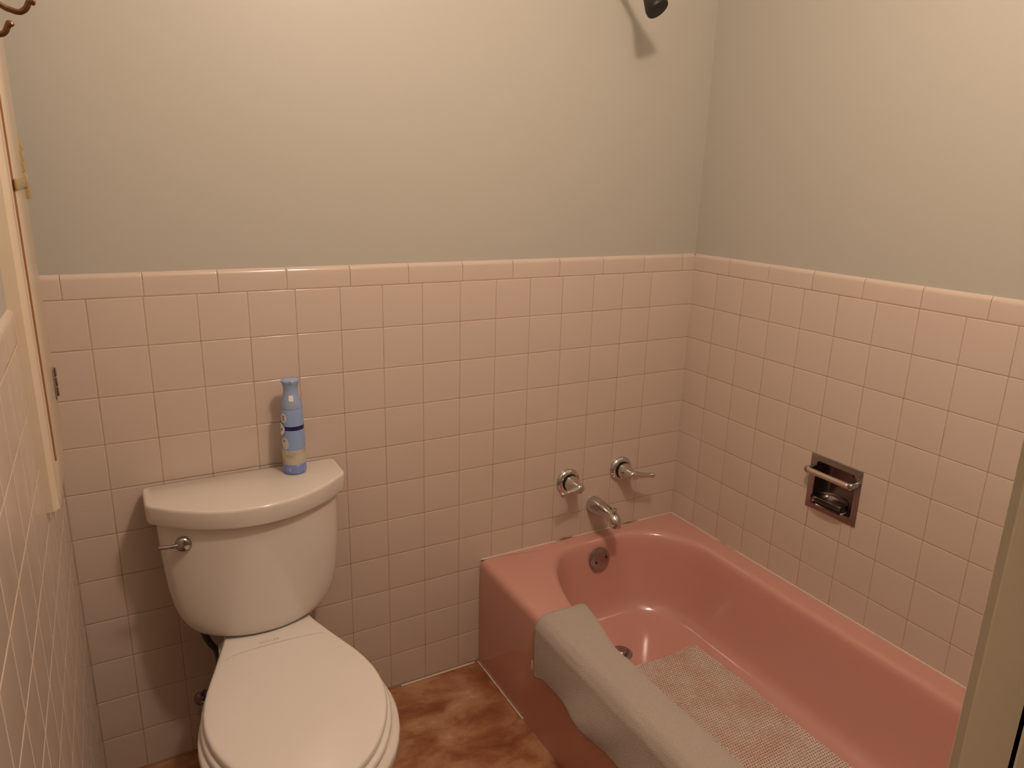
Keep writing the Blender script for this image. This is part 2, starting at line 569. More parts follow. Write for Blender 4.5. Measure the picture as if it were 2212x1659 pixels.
# ------------------------------------------------------------ taps, spout, shower
def tap(name, x, z, tip, label):
    t = thing(name, label, 'tap handle', (x, 0, z), None)
    bm = bmesh.new()
    lathe(bm, [(0.0, 0.0002), (0.041, 0.0002), (0.0415, 0.003), (0.039, 0.008), (0.034, 0.012), (0.026, 0.014), (0.0, 0.0142)], (x, 0, z), (0, -1, 0), 40)
    finish('escutcheon', bm, CHROME, t, 40)
    bm = bmesh.new()
    lathe(bm, [(0.0275, 0.010), (0.0275, 0.0155), (0.021, 0.0160), (0.021, 0.021), (0.0, 0.0215)], (x, 0, z), (0, -1, 0), 28)
    finish('dark_collar', bm, BLACK, t, 40)
    bm = bmesh.new()
    lathe(bm, [(0.0, 0.0205), (0.0240, 0.0205), (0.0255, 0.024), (0.0245, 0.031), (0.0205, 0.042), (0.0175, 0.050), (0.0165, 0.058), (0.0165, 0.066), (0.0145, 0.073), (0.009, 0.078), (0.0, 0.0795)], (x, 0, z), (0, -1, 0), 36)
    c = Vector((x, -0.066, z))
    tp = Vector(tip)
    d = tp - c
    tube(bm, [c, c + d * 0.35, c + d * 0.7, tp], [0.0135, 0.0115, 0.0085, 0.0078, 0.0088], 18)
    finish('lever', bm, CHROME, t, 50)
    return t
tap('tap_handle', -0.441, 0.555, (-0.512, -0.078, 0.552), 'left chrome lever tap on the tiles, lever pointing left')
tap('tap_handle', -0.238, 0.562, (-0.162, -0.078, 0.553), 'right chrome lever tap on the tiles, lever pointing right')

sp = thing('tub_spout', 'chrome bath spout with diverter knob between the two lever taps', 'spout', (-0.338, 0, 0.458))
bm = bmesh.new()
rings = []
path = [(0.0, 0.0, 0.0265, 0.0265), (0.006, 0.0, 0.0275, 0.0275), (0.03, 0.0, 0.0265, 0.0260), (0.055, 0.001, 0.0245, 0.0225), (0.080, 0.001, 0.0225, 0.0200), (0.100, 0.000, 0.0210, 0.0185), (0.114, -0.003, 0.0195, 0.0180)]
for yy, dz, rx, rz in path:
    rings.append([(-0.338 + rx * math.cos(a), -yy, 0.458 + dz + rz * math.sin(a)) for a in [2 * PI * i / 28 for i in range(28)]])
# turn down the nose
for ang, rr_, rx in ((25, 0.019, 0.0185), (55, 0.0185, 0.0178), (80, 0.018, 0.0172)):
    a0 = math.radians(ang)
    c = Vector((-0.338, -0.112 - 0.012 * math.sin(a0), 0.457 - 0.010 * (1 - math.cos(a0)) - 0.010 * math.sin(a0)))
    nv = Vector((0, math.sin(a0) * 0 - math.sin(a0), math.cos(a0)))
    rings.append([c + Vector((1, 0, 0)) * rx * math.cos(a) + nv * rr_ * math.sin(a) for a in [2 * PI * i / 28 for i in range(28)]])
c = Vector((-0.338, -0.1245, 0.4305))
rings.append([c + Vector((0.0165 * math.cos(a), -0.0165 * math.sin(a), 0)) for a in [2 * PI * i / 28 for i in range(28)]])
rings.append([c + Vector((0.012 * math.cos(a), -0.012 * math.sin(a), 0.004)) for a in [2 * PI * i / 28 for i in range(28)]])
loft(bm, rings, True, True)
finish('spout_body', bm, CHROME, sp, 50)
bm = bmesh.new()
lathe(bm, [(0.0035, -0.004), (0.0035, 0.006), (0.007, 0.008), (0.0085, 0.011), (0.0075, 0.014), (0.0, 0.0155)], (-0.338, -0.111, 0.472), (0, -0.25, 1), 20)
finish('diverter_knob', bm, CHROME, sp, 40)

sh = thing('shower_head', 'black shower head on a curved arm high on the back wall', 'shower head', (-0.405, 0, 2.0))
HC = Vector((-0.356, -0.165, 1.882))
hax = Vector((0.22, -0.60, -0.77)).normalized()
bm = bmesh.new()
lathe(bm, [(0.0, -0.062), (0.010, -0.062), (0.013, -0.050), (0.0135, -0.044), (0.018, -0.034), (0.024, -0.018), (0.0285, -0.006), (0.0295, 0.004), (0.028, 0.008), (0.0, 0.009)], HC, hax, 36)
finish('spray_head', bm, DKBRONZE, sh, 40)
bm = bmesh.new()
tube(bm, [(-0.405, 0.006, 2.005), (-0.405, -0.04, 2.003), (-0.395, -0.085, 1.975), HC - hax * 0.055], [0.0085, 0.0085, 0.0085], 16)
finish('shower_arm', bm, DKBRONZE, sh, 60)
bm = bmesh.new()
lathe(bm, [(0.0, 0.0), (0.028, 0.0), (0.027, 0.006), (0.012, 0.012), (0.0, 0.012)], (-0.405, 0.0078, 2.005), (0, -1, 0), 28)
finish('wall_flange', bm, DKBRONZE, sh, 40)

# ------------------------------------------------------------ recessed soap holder
sd = thing('soap_holder', 'recessed chrome soap dish with grab bar set in right wall tiles', 'soap dish', (0, -0.607, 0.61))
def rr2(y0, y1, z0, z1, r, x, n=6):
    pts = []
    for cy_, cz_, t0 in ((y1 - r, z1 - r, 0), (y0 + r, z1 - r, PI / 2), (y0 + r, z0 + r, PI), (y1 - r, z0 + r, 3 * PI / 2)):
        for i in range(n + 1):
            a = t0 + PI / 2 * i / n
            pts.append((x, cy_ + r * math.cos(a), cz_ + r * math.sin(a)))
    return pts
bm = bmesh.new()
FY0, FY1, FZ0, FZ1 = -0.686, -0.529, 0.609, 0.765
rings = [rr2(FY0, FY1, FZ0, FZ1, 0.001, -0.0004), rr2(FY0, FY1, FZ0, FZ1, 0.001, -0.0022), rr2(FY0 + .001, FY1 - .001, FZ0 + .001, FZ1 - .001, 0.001, -0.003),
         rr2(-0.670, -0.545, 0.625, 0.748, 0.012, -0.0035), rr2(-0.668, -0.547, 0.627, 0.746, 0.011, -0.001)]
loft(bm, rings, False, False)
finish('face_plate', bm, CHROMED, sd, 30)
bm = bmesh.new()
rings = [rr2(-0.668, -0.547, 0.627, 0.746, 0.011, -0.001), rr2(-0.666, -0.549, 0.629, 0.744, 0.012, 0.02), rr2(-0.662, -0.553, 0.633, 0.740, 0.013, 0.042), rr2(-0.654, -0.561, 0.640, 0.732, 0.012, 0.05)]
loft(bm, rings, False, True)
finish('recess', bm, STEEL, sd, 40)
BX = -0.030
bm = bmesh.new()
tube(bm, [(BX, -0.546, 0.724), (BX, -0.607, 0.724), (BX, -0.668, 0.724)], [0.0078, 0.0078], 20)
finish('grab_bar', bm, mat('brushed_bar', (0.62, 0.52, 0.48), 0.3, metal=0.85), sd, 50)
for yy in (-0.541, -0.673):
    bm = bmesh.new()
    s = 0.006
    tube(bm, [(-0.002, yy, 0.724), (-0.015, yy, 0.724), (BX, yy, 0.724)], [0.010, 0.009, 0.0098], 16)
    finish('bar_post', bm, CHROMED, sd, 50)
bm = bmesh.new()
lathe(bm, [(0.003, 0.0), (0.003, 0.002), (0.0, 0.0025)], (0.0498, -0.628, 0.722), (-1, 0, 0), 12)
finish('screw', bm, HOLE, sd)
# clear plastic tray standing in the recess
bm = bmesh.new()
def tray(r0, z, sc=1.0):
    z -= 0.005
    pts = []
    n = 20
    cy_ = -0.607
    hw = 0.046 * sc
    for i in range(n + 1):
        a = PI * i / n
        pts.append((-0.006 + 0.046 * sc * math.sin(a) * 0.9, cy_ + hw * math.cos(a), z))
    pts += [(-0.010 - 0.012 * sc, cy_ - hw, z), (-0.014 - 0.012 * sc, cy_ - hw * 0.5, z), (-0.014 - 0.012 * sc, cy_ + hw * 0.5, z), (-0.010 - 0.012 * sc, cy_ + hw, z)]
    return pts
rings = [tray(0, 0.6385, 0.92), tray(0, 0.6395, 1.0), tray(0, 0.660, 1.06), tray(0, 0.662, 1.05), tray(0, 0.661, 1.0), tray(0, 0.6425, 0.95)]
loft(bm, rings, True, True)
tag(finish('soap_tray', bm, CLEAR, None, 40), 'clear plastic soap tray standing in the recessed chrome soap dish', 'soap tray')

# ------------------------------------------------------------ bath mat
bm = bmesh.new()
NX, NY = 24, 60
def matz(x, y):
    return 0.0915 + 0.0006 * math.sin(9 * x + 3) + 0.0007 * math.sin(7 * y)
X0m, X1m, Y0m, Y1m = -0.535, -0.172, -0.335, -1.22
grid = []
for i in range(NX + 1):
    row = []
    for j in range(NY + 1):
        u, v = i / NX, j / NY
        x = X0m + (X1m - X0m) * u
        y = Y0m + (Y1m - Y0m) * v
        x += 0.012 * (v) * u + 0.003 * math.sin(v * 9)
        y += -0.02 * u * (1 - v) * 0.6 + 0.003 * math.sin(u * 8)
        row.append(bm.verts.new((x, y, matz(x, y))))
    grid.append(row)
for i in range(NX):
    for j in range(NY):
        bm.faces.new((grid[i][j], grid[i][j + 1], grid[i + 1][j + 1], grid[i + 1][j]))
r = bmesh.ops.extrude_face_region(bm, geom=list(bm.faces))
bmesh.ops.translate(bm, verts=[v for v in r['geom'] if isinstance(v, bmesh.types.BMVert)], vec=(0, 0, 0.003))
tag(finish('bath_mat', bm, MATM, None, 40), 'whitish perforated rubber bath mat lying in the pink tub', 'bath mat')

# ------------------------------------------------------------ towel over the tub front
def sstep(a, b, x):
    t = min(max((x - a) / (b - a), 0), 1)
    return t * t * (3 - 2 * t)
tw = thing('towel', 'grey white terry towel draped over the front rim of the pink tub', 'towel', (-0.70, -0.8, 0.2))
bm = bmesh.new()
NU, NV = 110, 64
Y0t, Y1t = -0.345, -1.34
H = 0.0045
def towel_pt(u, v):
    # u along the tub, v across from inside (0) to outer hem (1)
    y = Y0t + (Y1t - Y0t) * u
    ysc = -y
    zb = 0.200 + 0.018 * sstep(0.345, 0.42, ysc) + 0.008 * sstep(0.42, 0.55, ysc) + 0.003 * math.sin(ysc * 15)
    zi = 0.318
    lip = IX0 + (0.040 * (1 - sstep(0.33, 0.56, ysc)))
    # profile polyline: inside drop, inner lip, deck, outer shoulder, drop
    prof_ = [(lip + 0.016, zi), (lip + 0.012, RZ - 0.010), (lip + 0.004, RZ + 0.002), (lip - 0.010, RZ + H + 0.001), (-0.705, RZ + H + 0.0015), (-0.730, RZ + H - 0.0005), (-0.744, RZ - 0.006), (-0.7515, RZ - 0.022), (-0.7525, 0.29), (-0.753, 0.25), (-0.753, zb)]
    ls = [0]
    for a, b in zip(prof_[:-1], prof_[1:]):
        ls.append(ls[-1] + math.hypot(b[0] - a[0], b[1] - a[1]))
    s = v * ls[-1]
    k = 0
    while k < len(ls) - 2 and ls[k + 1] < s:
        k += 1
    t = (s - ls[k]) / (ls[k + 1] - ls[k])
    x = prof_[k][0] + (prof_[k + 1][0] - prof_[k][0]) * t
    z = prof_[k][1] + (prof_[k + 1][1] - prof_[k][1]) * t
    drop = sstep(RZ - 0.005, 0.22, z) if x < -0.74 else 0
    # soft folds in the hanging part, leaning
    ph = ysc + (RZ - z) * 0.9
    fold = 0.5 + 0.5 * math.sin(ph * 27 + 1.6 + 0.8 * math.sin(ph * 8))
    fold2 = 0.5 + 0.5 * math.sin(ph * 11 + 0.4)
    x -= drop * (0.003 + 0.009 * fold * (0.2 + 0.8 * sstep(0.37, 0.55, ysc)) + 0.017 * fold2 * sstep(0.4, 0.62, ysc))
    y += drop * 0.003 * math.sin(ph * 21)
    if drop < 0.01:
        z += 0.0012 * math.sin(ysc * 33 + x * 20) * sstep(0.36, 0.5, ysc) + 0.001 * math.sin(x * 60)
    # woven border bands by the end hem
    for c_, w_ in ((0.372, 0.004), (0.386, 0.003)):
        if abs(ysc - c_) < w_:
            if x > -0.74: z -= 0.0012
            else: x += 0.001
    # hanging corner pulls slightly
    y -= 0.012 * drop * (1 - sstep(0.345, 0.40, ysc))
    return (x, y, z)
g = [[bm.verts.new(towel_pt(i / NU, j / NV)) for j in range(NV + 1)] for i in range(NU + 1)]
for i in range(NU):
    for j in range(NV):
        bm.faces.new((g[i][j], g[i + 1][j], g[i + 1][j + 1], g[i][j + 1]))
tow = finish('towel_cloth', bm, TOWEL, tw, 70)
so = tow.modifiers.new('thick', 'SOLIDIFY')
so.thickness = 0.0055
so.offset = 1.0
tx = bpy.data.textures.new('terry', 'CLOUDS')
tx.noise_scale = 0.005
dm = tow.modifiers.new('nap', 'DISPLACE')
dm.texture = tx
dm.strength = 0.0008
bm = bmesh.new()
box(bm, (-0.7585, -0.357, 0.206), (-0.7570, -0.339, 0.234), bev=0.0004)
lb = finish('care_tag', bm, CANWHITE, tw, 30)
lb['label'] = 'small white care tag at the hanging corner'

# ------------------------------------------------------------ toilet
CX = -1.396
toi = thing('toilet', 'white two piece toilet with closed lid against the back wall', 'toilet', (-1.39, -0.35, 0))
def dring(wd, yb, ys, yf, z, rc, nar=28, nc=6, cx=CX):
    """D outline: straight back, short sides, bowed front; corners rounded"""
    base = [(-wd, yb), (wd, yb), (wd, ys)]
    arc = []
    for i in range(1, nar):
        t = 1 - 2 * i / nar
        arc.append((wd * t, ys + (yf - ys) * (1 - abs(t) ** 2.1)))
    poly = base + arc + [(-wd, ys)]
    pts = []
    n = len(poly)
    for i, p in enumerate(poly):
        r_ = {0: 0.012, 1: 0.012, 2: rc, n - 1: rc}.get(i, 0)
        if r_ <= 0:
            pts.append(p)
            continue
        a = Vector(poly[i - 1]) - Vector(p)
        b = Vector(poly[(i + 1) % n]) - Vector(p)
        if i == 2: b = Vector(arc[3]) - Vector(p)
        if i == n - 1: a = Vector(arc[-4]) - Vector(p)
        q0 = Vector(p) + a.normalized() * min(r_, a.length * 0.9)
        q2 = Vector(p) + b.normalized() * min(r_, b.length * 0.9)
        for k in range(nc + 1):
            t = k / nc
            pts.append(tuple(q0 * (1 - t) ** 2 + Vector(p) * 2 * t * (1 - t) + q2 * t * t))
    # drop the arc vertices swallowed by the corner rounding
    out = []
    m = len(pts)
    i0 = (nc + 1) * 3
    for i, p in enumerate(pts):
        if i0 <= i < i0 + 2 or m - (nc + 1) - 2 <= i < m - (nc + 1):
            continue
        out.append(p)
    return [(cx + x, y, z) for x, y in out]
bm = bmesh.new()
tz = [(0.745, 0.203, -0.209, 0.088), (0.72, 0.203, -0.209, 0.087), (0.66, 0.201, -0.2085, 0.083), (0.60, 0.1975, -0.208, 0.078), (0.55, 0.193, -0.207, 0.073), (0.51, 0.187, -0.206, 0.069), (0.485, 0.180, -0.205, 0.065),
      (0.465, 0.171, -0.2045, 0.062), (0.450, 0.160, -0.2035, 0.058), (0.440, 0.149, -0.202, 0.055), (0.4335, 0.136, -0.199, 0.052), (0.430, 0.122, -0.193, 0.048), (0.429, 0.10, -0.18, 0.044)]
rings = [dring(wd, -0.022 - (0.745 - z) * 0.03, yf + bow, yf, z, 0.034) for z, wd, yf, bow in tz]
loft(bm, rings, True, True)
finish('tank', bm, PORC, toi, 60)
bm = bmesh.new()
LZ = 0.762
rings = []
for ins, z in ((0.010, LZ - 0.046), (0.003, LZ - 0.044), (0.001, LZ - 0.038), (0.0, LZ - 0.008), (0.0005, LZ - 0.0045), (0.0018, LZ - 0.002), (0.0038, LZ - 0.0006), (0.007, LZ)):
    rings.append(dring(0.221 - ins, -0.014 - ins * 0.4, -0.118 + ins * 0.3, -0.229 + ins, z, 0.016))
loft(bm, rings, True, True)
finish('tank_lid', bm, PORC, toi, 45)
# flush lever
bm = bmesh.new()
KX, KY, KZ = -1.549, -0.152, 0.678
lathe(bm, [(0.011, -0.012), (0.011, 0.006), (0.0165, 0.008), (0.0178, 0.012), (0.0165, 0.018), (0.011, 0.0225), (0.0, 0.0245)], (KX, KY, KZ), (-0.10, -1, 0.0), 32)
fl = finish('flush_knob', bm, CHROMED, toi, 40)
bm = bmesh.new()
tube(bm, [(KX - 0.010, KY - 0.016, KZ), (KX - 0.028, KY - 0.017, KZ + 0.0005), (KX - 0.050, KY - 0.013, KZ + 0.001)], [0.0055, 0.0042, 0.0045], 14)
finish('lever', bm, CHROMED, fl, 50)

# bowl outline (half width by y)
LCX = -1.388
def half(yq, tab):
    for (a, wa), (b, wb) in zip(tab[:-1], tab[1:]):
        if a >= yq >= b:
            t = (a - yq) / (a - b)
            return wa + (wb - wa) * t
    return 0
LIDT_RAW = [(-0.152, 0.099), (-0.175, 0.102), (-0.195, 0.108), (-0.215, 0.115), (-0.240, 0.1225), (-0.265, 0.131), (-0.290, 0.1395), (-0.316, 0.1485), (-0.348, 0.159), (-0.380, 0.1665), (-0.415, 0.1725), (-0.447, 0.1745), (-0.480, 0.173), (-0.512, 0.168),
        (-0.545, 0.1585), (-0.575, 0.1465), (-0.602, 0.132), (-0.627, 0.1155), (-0.648, 0.098), (-0.667, 0.078), (-0.680, 0.059), (-0.689, 0.039), (-0.694, 0.019)]
LIDT = [(y, wv + 0.003 * min(1, max(0, (-0.2 - y) / 0.2))) for y, wv in LIDT_RAW]
def outline(tab, z, off=0.0, cx=LCX, tip=None, sy=1.0):
    """closed ring from half-width table with offset"""
    n = len(tab)
    pts = [(w_, y_) for y_, w_ in tab] + [(0, tab[-1][0] - 0.0015)] + [(-w_, y_) for y_, w_ in reversed(tab)]
    out = []
    m = len(pts)
    for i, p in enumerate(pts):
        a = Vector(pts[max(i - 1, 0)])
        b = Vector(pts[min(i + 1, m - 1)])
        d = (b - a).normalized()
        nrm = Vector((-d.y, d.x))
        q = Vector(p) - nrm * off * -1
        out.append((cx + q.x, q.y, z))
    return out
def offr(tab, z, off):
    r_ = outline(tab, z, off)
    # make sure positive off grows outward
    return r_
def outward_sign():
    a = outline(LIDT, 0, 0.01)
    return 1 if max(p[0] for p in a) > LCX + 0.176 else -1
SG = outward_sign()
bm = bmesh.new()
LT = 0.4245
rings = []
for off, z in ((-0.006, LT - 0.0155), (-0.001, LT - 0.0145), (0.0, LT - 0.010), (-0.0006, LT - 0.005), (-0.0022, LT - 0.002), (-0.005, LT - 0.0003), (-0.010, LT + 0.0005), (-0.03, LT + 0.0015), (-0.06, LT + 0.0022)):
    rings.append(outline(LIDT, z, SG * off))
loft(bm, rings, True, True)
finish('lid', bm, SEATM, toi, 45)
# seam of hinge cover on the lid
bm = bmesh.new()
tube(bm, [(LCX - 0.123, -0.262, LT - 0.0002), (LCX - 0.085, -0.2475, LT + 0.0015), (LCX, -0.244, LT + 0.0023), (LCX + 0.085, -0.2475, LT + 0.0015), (LCX + 0.118, -0.256, LT - 0.0002)], [0.0006, 0.0006], 6, round_ends=False)
finish('lid_seam', bm, LOGO, toi, 60)
SEATT = [(y if y > -0.3 else y * 1.012 - 0.0 + 0.0, w_ + 0.006) for y, w_ in LIDT]
bm = bmesh.new()
rings = []
for off, z in ((-0.006, 0.394), (-0.001, 0.395), (0.001, 0.398), (0.0, 0.404), (-0.004, 0.4075), (-0.012, 0.408)):
    rings.append(outline(SEATT, z, SG * off))
loft(bm, rings, True, True)
finish('seat', bm, SEATM, toi, 45)
# bowl and pedestal
BT = [(-0.135, 0.112), (-0.165, 0.114), (-0.195, 0.118), (-0.215, 0.122), (-0.240, 0.128), (-0.265, 0.136), (-0.290, 0.146), (-0.316, 0.156), (-0.348, 0.168), (-0.380, 0.178), (-0.415, 0.186), (-0.447, 0.191), (-0.480, 0.193), (-0.512, 0.191),
      (-0.545, 0.185), (-0.580, 0.175), (-0.612, 0.161), (-0.642, 0.143), (-0.667, 0.122), (-0.690, 0.096), (-0.706, 0.070), (-0.716, 0.044), (-0.721, 0.02)]
def bowl_ring(z, kx, yb, yfk, narrow):
    out = []
    for x, y, _ in outline(BT, z, 0, LCX):
        t = (y + 0.135) / (-0.5875)
        yy = yb + (yfk - yb) * t
        w_ = (x - LCX)
        out.append((LCX + w_ * kx * (1 - narrow * (1 - abs(2 * t - 1))), yy, z))
    return out
bm = bmesh.new()
rings = [bowl_ring(0.393, 0.93, -0.140, -0.708, 0), bowl_ring(0.392, 0.985, -0.136, -0.720, 0), bowl_ring(0.387, 1.0, -0.135, -0.7225, 0), bowl_ring(0.372, 1.0, -0.135, -0.7225, 0), bowl_ring(0.352, 0.97, -0.135, -0.712, 0), bowl_ring(0.31, 0.90, -0.133, -0.690, 0.0),
         bowl_ring(0.26, 0.82, -0.130, -0.655, 0.05), bowl_ring(0.20, 0.72, -0.128, -0.605, 0.1), bowl_ring(0.14, 0.64, -0.125, -0.555, 0.12), bowl_ring(0.08, 0.62, -0.122, -0.535, 0.1), bowl_ring(0.03, 0.66, -0.12, -0.545, 0.06), bowl_ring(0.0, 0.68, -0.12, -0.55, 0.05)]
loft(bm, rings, True, True)
# deck below the tank
box(bm, (LCX - 0.092, -0.150, 0.30), (LCX + 0.092, -0.030, 0.4285), bev=0.018, seg=4)
finish('bowl', bm, PORC, toi, 60)
# lettering on the lid
cu = bpy.data.curves.new('lettering', 'FONT')
cu.body = 'KOHLER'
cu.size = 0.0105
cu.space_character = 1.15
cu.extrude = 0.0001
cu.align_x = 'CENTER'
tmp = bpy.data.objects.new('tmp_text', cu)
C.objects.link(tmp)
bpy.context.view_layer.update()
dg = bpy.context.evaluated_depsgraph_get()
me = bpy.data.meshes.new_from_object(tmp.evaluated_get(dg))
bpy.data.objects.remove(tmp)
me.materials.clear()
me.materials.append(LOGO)
to = bpy.data.objects.new('lettering', me)
C.objects.link(to)
to.parent = toi
to.location = Vector((-1.398, -0.233, LT + 0.0023)) - wloc(toi)
to['label'] = 'small grey brand lettering on the lid'

# ------------------------------------------------------------ water supply
vl = thing('shutoff_valve', 'small metal shutoff valve low on the wall left of the toilet', 'valve', (-1.535, 0, 0.158))
bm = bmesh.new()
lathe(bm, [(0.0, 0.0), (0.022, 0.0), (0.021, 0.004), (0.008, 0.008), (0.008, 0.055), (0.0, 0.055)], (-1.535, -0.0002, 0.158), (0, -1, 0), 24)
lathe(bm, [(0.0, -0.012), (0.010, -0.012), (0.010, 0.022), (0.007, 0.024), (0.0, 0.024)], (-1.535, -0.045, 0.161), (0, 0, 1), 20)
finish('valve_body', bm, CHROMED, vl, 40)
bm = bmesh.new()
lathe(bm, [(0.0, 0.0), (0.016, 0.0), (0.019, 0.003), (0.019, 0.009), (0.014, 0.013), (0.0, 0.014)], (-1.535, -0.060, 0.161), (-0.3, -1, 0), 24)
for v in bm.verts:
    v.co.z = 0.161 + (v.co.z - 0.161) * 1.35
finish('valve_handle', bm, CHROMED, vl, 40)
bm = bmesh.new()
tube(bm, [(-1.525, -0.10, 0.4520), (-1.525, -0.10, 0.412), (-1.514, -0.10, 0.377), (-1.500, -0.092, 0.345), (-1.497, -0.08, 0.295), (-1.512, -0.06, 0.225), (-1.535, -0.045, 0.181)], [0.0075, 0.0075, 0.0075], 14)
tag(finish('supply_hose', bm, RUBBER, None, 60), 'dark curved water supply hose under the left of the tank', 'hose')

# ------------------------------------------------------------ air freshener
BXc, BYc, BZc = -1.283, -0.062, LZ + 0.0004
af = thing('air_freshener', 'light blue aerosol air freshener standing on the toilet tank lid', 'spray can', (BXc, BYc, BZc))
def band(name, prof_, m, ang=40, parent=af, n=40, caps=True, squash=None):
    bm = bmesh.new()
    lathe(bm, prof_, (BXc, BYc, BZc), (0, 0, 1), n, cap=caps)
    if squash:
        for v in bm.verts:
            h = v.co.z - BZc
            k = squash(h)
            v.co.y = BYc + (v.co.y - BYc) * k
    return finish(name, bm, m, parent, ang)
R0 = 0.0272
band('can_base', [(0.0, 0.0), (0.0235, 0.0), (0.0262, 0.002), (R0, 0.005), (R0, 0.0255), (0.0, 0.0255)], CANBASE)
band('landscape_band', [(0.0, 0.0256), (R0, 0.0256), (R0, 0.062), (0.0, 0.062)], CANLAND)
band('can_body', [(0.0, 0.0621), (R0, 0.0621), (R0 + 0.0001, 0.09), (0.0265, 0.1115), (0.0, 0.1115)], CANBODY)
band('navy_stripe', [(0.0, 0.1116), (0.0266, 0.1116), (0.0263, 0.1215), (0.0, 0.1215)], CANNAVY)
band('can_shoulder', [(0.0, 0.1216), (0.0262, 0.1216), (0.0258, 0.140), (0.0250, 0.158), (0.0243, 0.1625), (0.0, 0.1625)], CANBODY)
spr = band('sprayer', [(0.0, 0.163), (0.0248, 0.163), (0.0250, 0.168), (0.0235, 0.176), (0.0205, 0.187), (0.0178, 0.197), (0.0165, 0.206), (0.0170, 0.214), (0.0190, 0.221), (0.0212, 0.227), (0.0215, 0.2295), (0.0190, 0.2325), (0.012, 0.2345), (0.0, 0.235)], CANBLUE,
           squash=lambda h: 1.0 if h < 0.18 else 1.0 - 0.15 * min((h - 0.18) / 0.05, 1))
VD = Vector((CAM.x - BXc, CAM.y - BYc, 0)).normalized()
VS = Vector((-VD.y, VD.x, 0))
bm = bmesh.new()
# trigger button recessed in the front of the sprayer
c = Vector((BXc, BYc, BZc + 0.190)) + VD * 0.0200
fs = []
for (du, dv, dn) in ((-0.0055, -0.007, 0.0025), (0.0055, -0.007, 0.0025), (0.005, 0.006, -0.0005), (-0.005, 0.006, -0.0005)):
    fs.append(c + VS * du + Vector((0, 0, dv)) + VD * dn)
loft(bm, [[p - VD * 0.009 for p in fs], fs], True, True)
finish('trigger', bm, CANWHITE, spr, 30)
bm = bmesh.new()
c = Vector((BXc, BYc, BZc + 0.2285)) + VD * 0.0175
lathe(bm, [(0.0, -0.006), (0.0035, -0.006), (0.0035, 0.0015), (0.002, 0.002), (0.0018, 0.0005), (0.0, 0.0005)], c, VD, 16)
finish('nozzle', bm, CANBLUE, spr, 40)
# curved stickers wrapped on the can
def sticker(name, az, h, hw, hh, m, rad, shape='ellipse', lift=0.0004, parent=af):
    bm = bmesh.new()
    a0 = math.atan2(VD.y, VD.x) + az
    n, k = 28, 5
    ctr = bm.verts.new((BXc + (rad + lift) * math.cos(a0), BYc + (rad + lift) * math.sin(a0), BZc + h))
    prev = None
    for j in range(1, k + 1):
        s = j / k
        ring = []
        for i in range(n):
            t = 2 * PI * i / n
            if shape == 'ellipse':
                du, dv = math.cos(t), math.sin(t)
            else:
                du = max(-1, min(1, math.cos(t) * 1.4)); dv = max(-1, min(1, math.sin(t) * 1.4))
            a = a0 + du * hw * s / rad
            ring.append(bm.verts.new((BXc + (rad + lift) * math.cos(a), BYc + (rad + lift) * math.sin(a), BZc + h + dv * hh * s)))
        for i in range(n):
            q = (i + 1) % n
            if prev: bm.faces.new((prev[i], ring[i], ring[q], prev[q]))
            else: bm.faces.new((ctr, ring[i], ring[q]))
        prev = ring
    r_ = bmesh.ops.extrude_face_region(bm, geom=list(bm.faces))
    for v in [v for v in r_['geom'] if isinstance(v, bmesh.types.BMVert)]:
        d = Vector((v.co.x - BXc, v.co.y - BYc, 0)).normalized()
        v.co -= d * 0.0006
    return finish(name, bm, m, parent, 30)
AZ = -1.0
sticker('text_patch', AZ * 0.88, 0.142, 0.009, 0.011, CANWHITE, 0.0262)
for k in range(4):
    sticker('printed_line', AZ * 0.86, 0.1475 - k * 0.0036, 0.0045 - 0.0006 * (k % 2), 0.0009, INK, 0.0262, 'box', 0.0008)
sticker('round_badge_rim', AZ * 1.28, 0.1130, 0.0165, 0.0170, CANNAVY, 0.0266, lift=0.0006)
sticker('round_badge', AZ * 1.32, 0.1130, 0.0160, 0.0155, CANWHITE, 0.0266, lift=0.0010)
sticker('printed_line', AZ * 1.16, 0.113, 0.003, 0.003, INK, 0.0266, 'box', 0.0014)
sticker('flower_print', AZ * 0.80, 0.079, 0.010, 0.0145, mat('pale_cream_print', (0.60, 0.54, 0.50), 0.35), R0, lift=0.0005)
sticker('printed_line', AZ * 0.85, 0.0855, 0.0018, 0.0022, INK, R0, 'box', 0.0010)

# ------------------------------------------------------------ small built in cabinet at the left corner
FXc = -1.748
cab = thing('wall_cabinet', 'cream painted cabinet door in moulded casing on left wall by the corner', 'cabinet', (FXc, -0.25, 0.9))
CZ0, CZ1 = 0.900, 1.95
bm = bmesh.new()
prof = [(XL - 0.0079, -0.402), (FXc - 0.007, -0.402), (FXc - 0.003, -0.397), (FXc + 0.001, -0.388), (FXc + 0.001, -0.372), (FXc - 0.003, -0.364), (FXc - 0.0035, -0.352), (FXc - 0.001, -0.342), (FXc, -0.332), (FXc - 0.002, -0.328), (XL - 0.0079, -0.328)]
rings = [[(a, b, z) for a, b in prof] for z in (CZ0, CZ0 + 0.004, CZ1)]
loft(bm, rings, True, True)
finish('casing', bm, TRIMP, cab, 30)
bm = bmesh.new()
box(bm, (XL + 0.0004, -0.327, CZ0 - 0.03), (FXc - 0.003, -0.094, 0.950), bev=0.003)
finish('bottom_rail', bm, TRIMP, cab, 30)
bm = bmesh.new()
box(bm, (XL - 0.0079, -0.327, 0.951), (XL + 0.0040, -0.094, CZ1))
finish('backing', bm, GAPSHADE, cab, None)
bm = bmesh.new()
box(bm, (XL + 0.0045, -0.300, 0.954), (FXc + 0.0015, -0.094, CZ1), bev=0.0012)
dpart = finish('door', bm, TRIMP, cab, 30)
bm = bmesh.new()
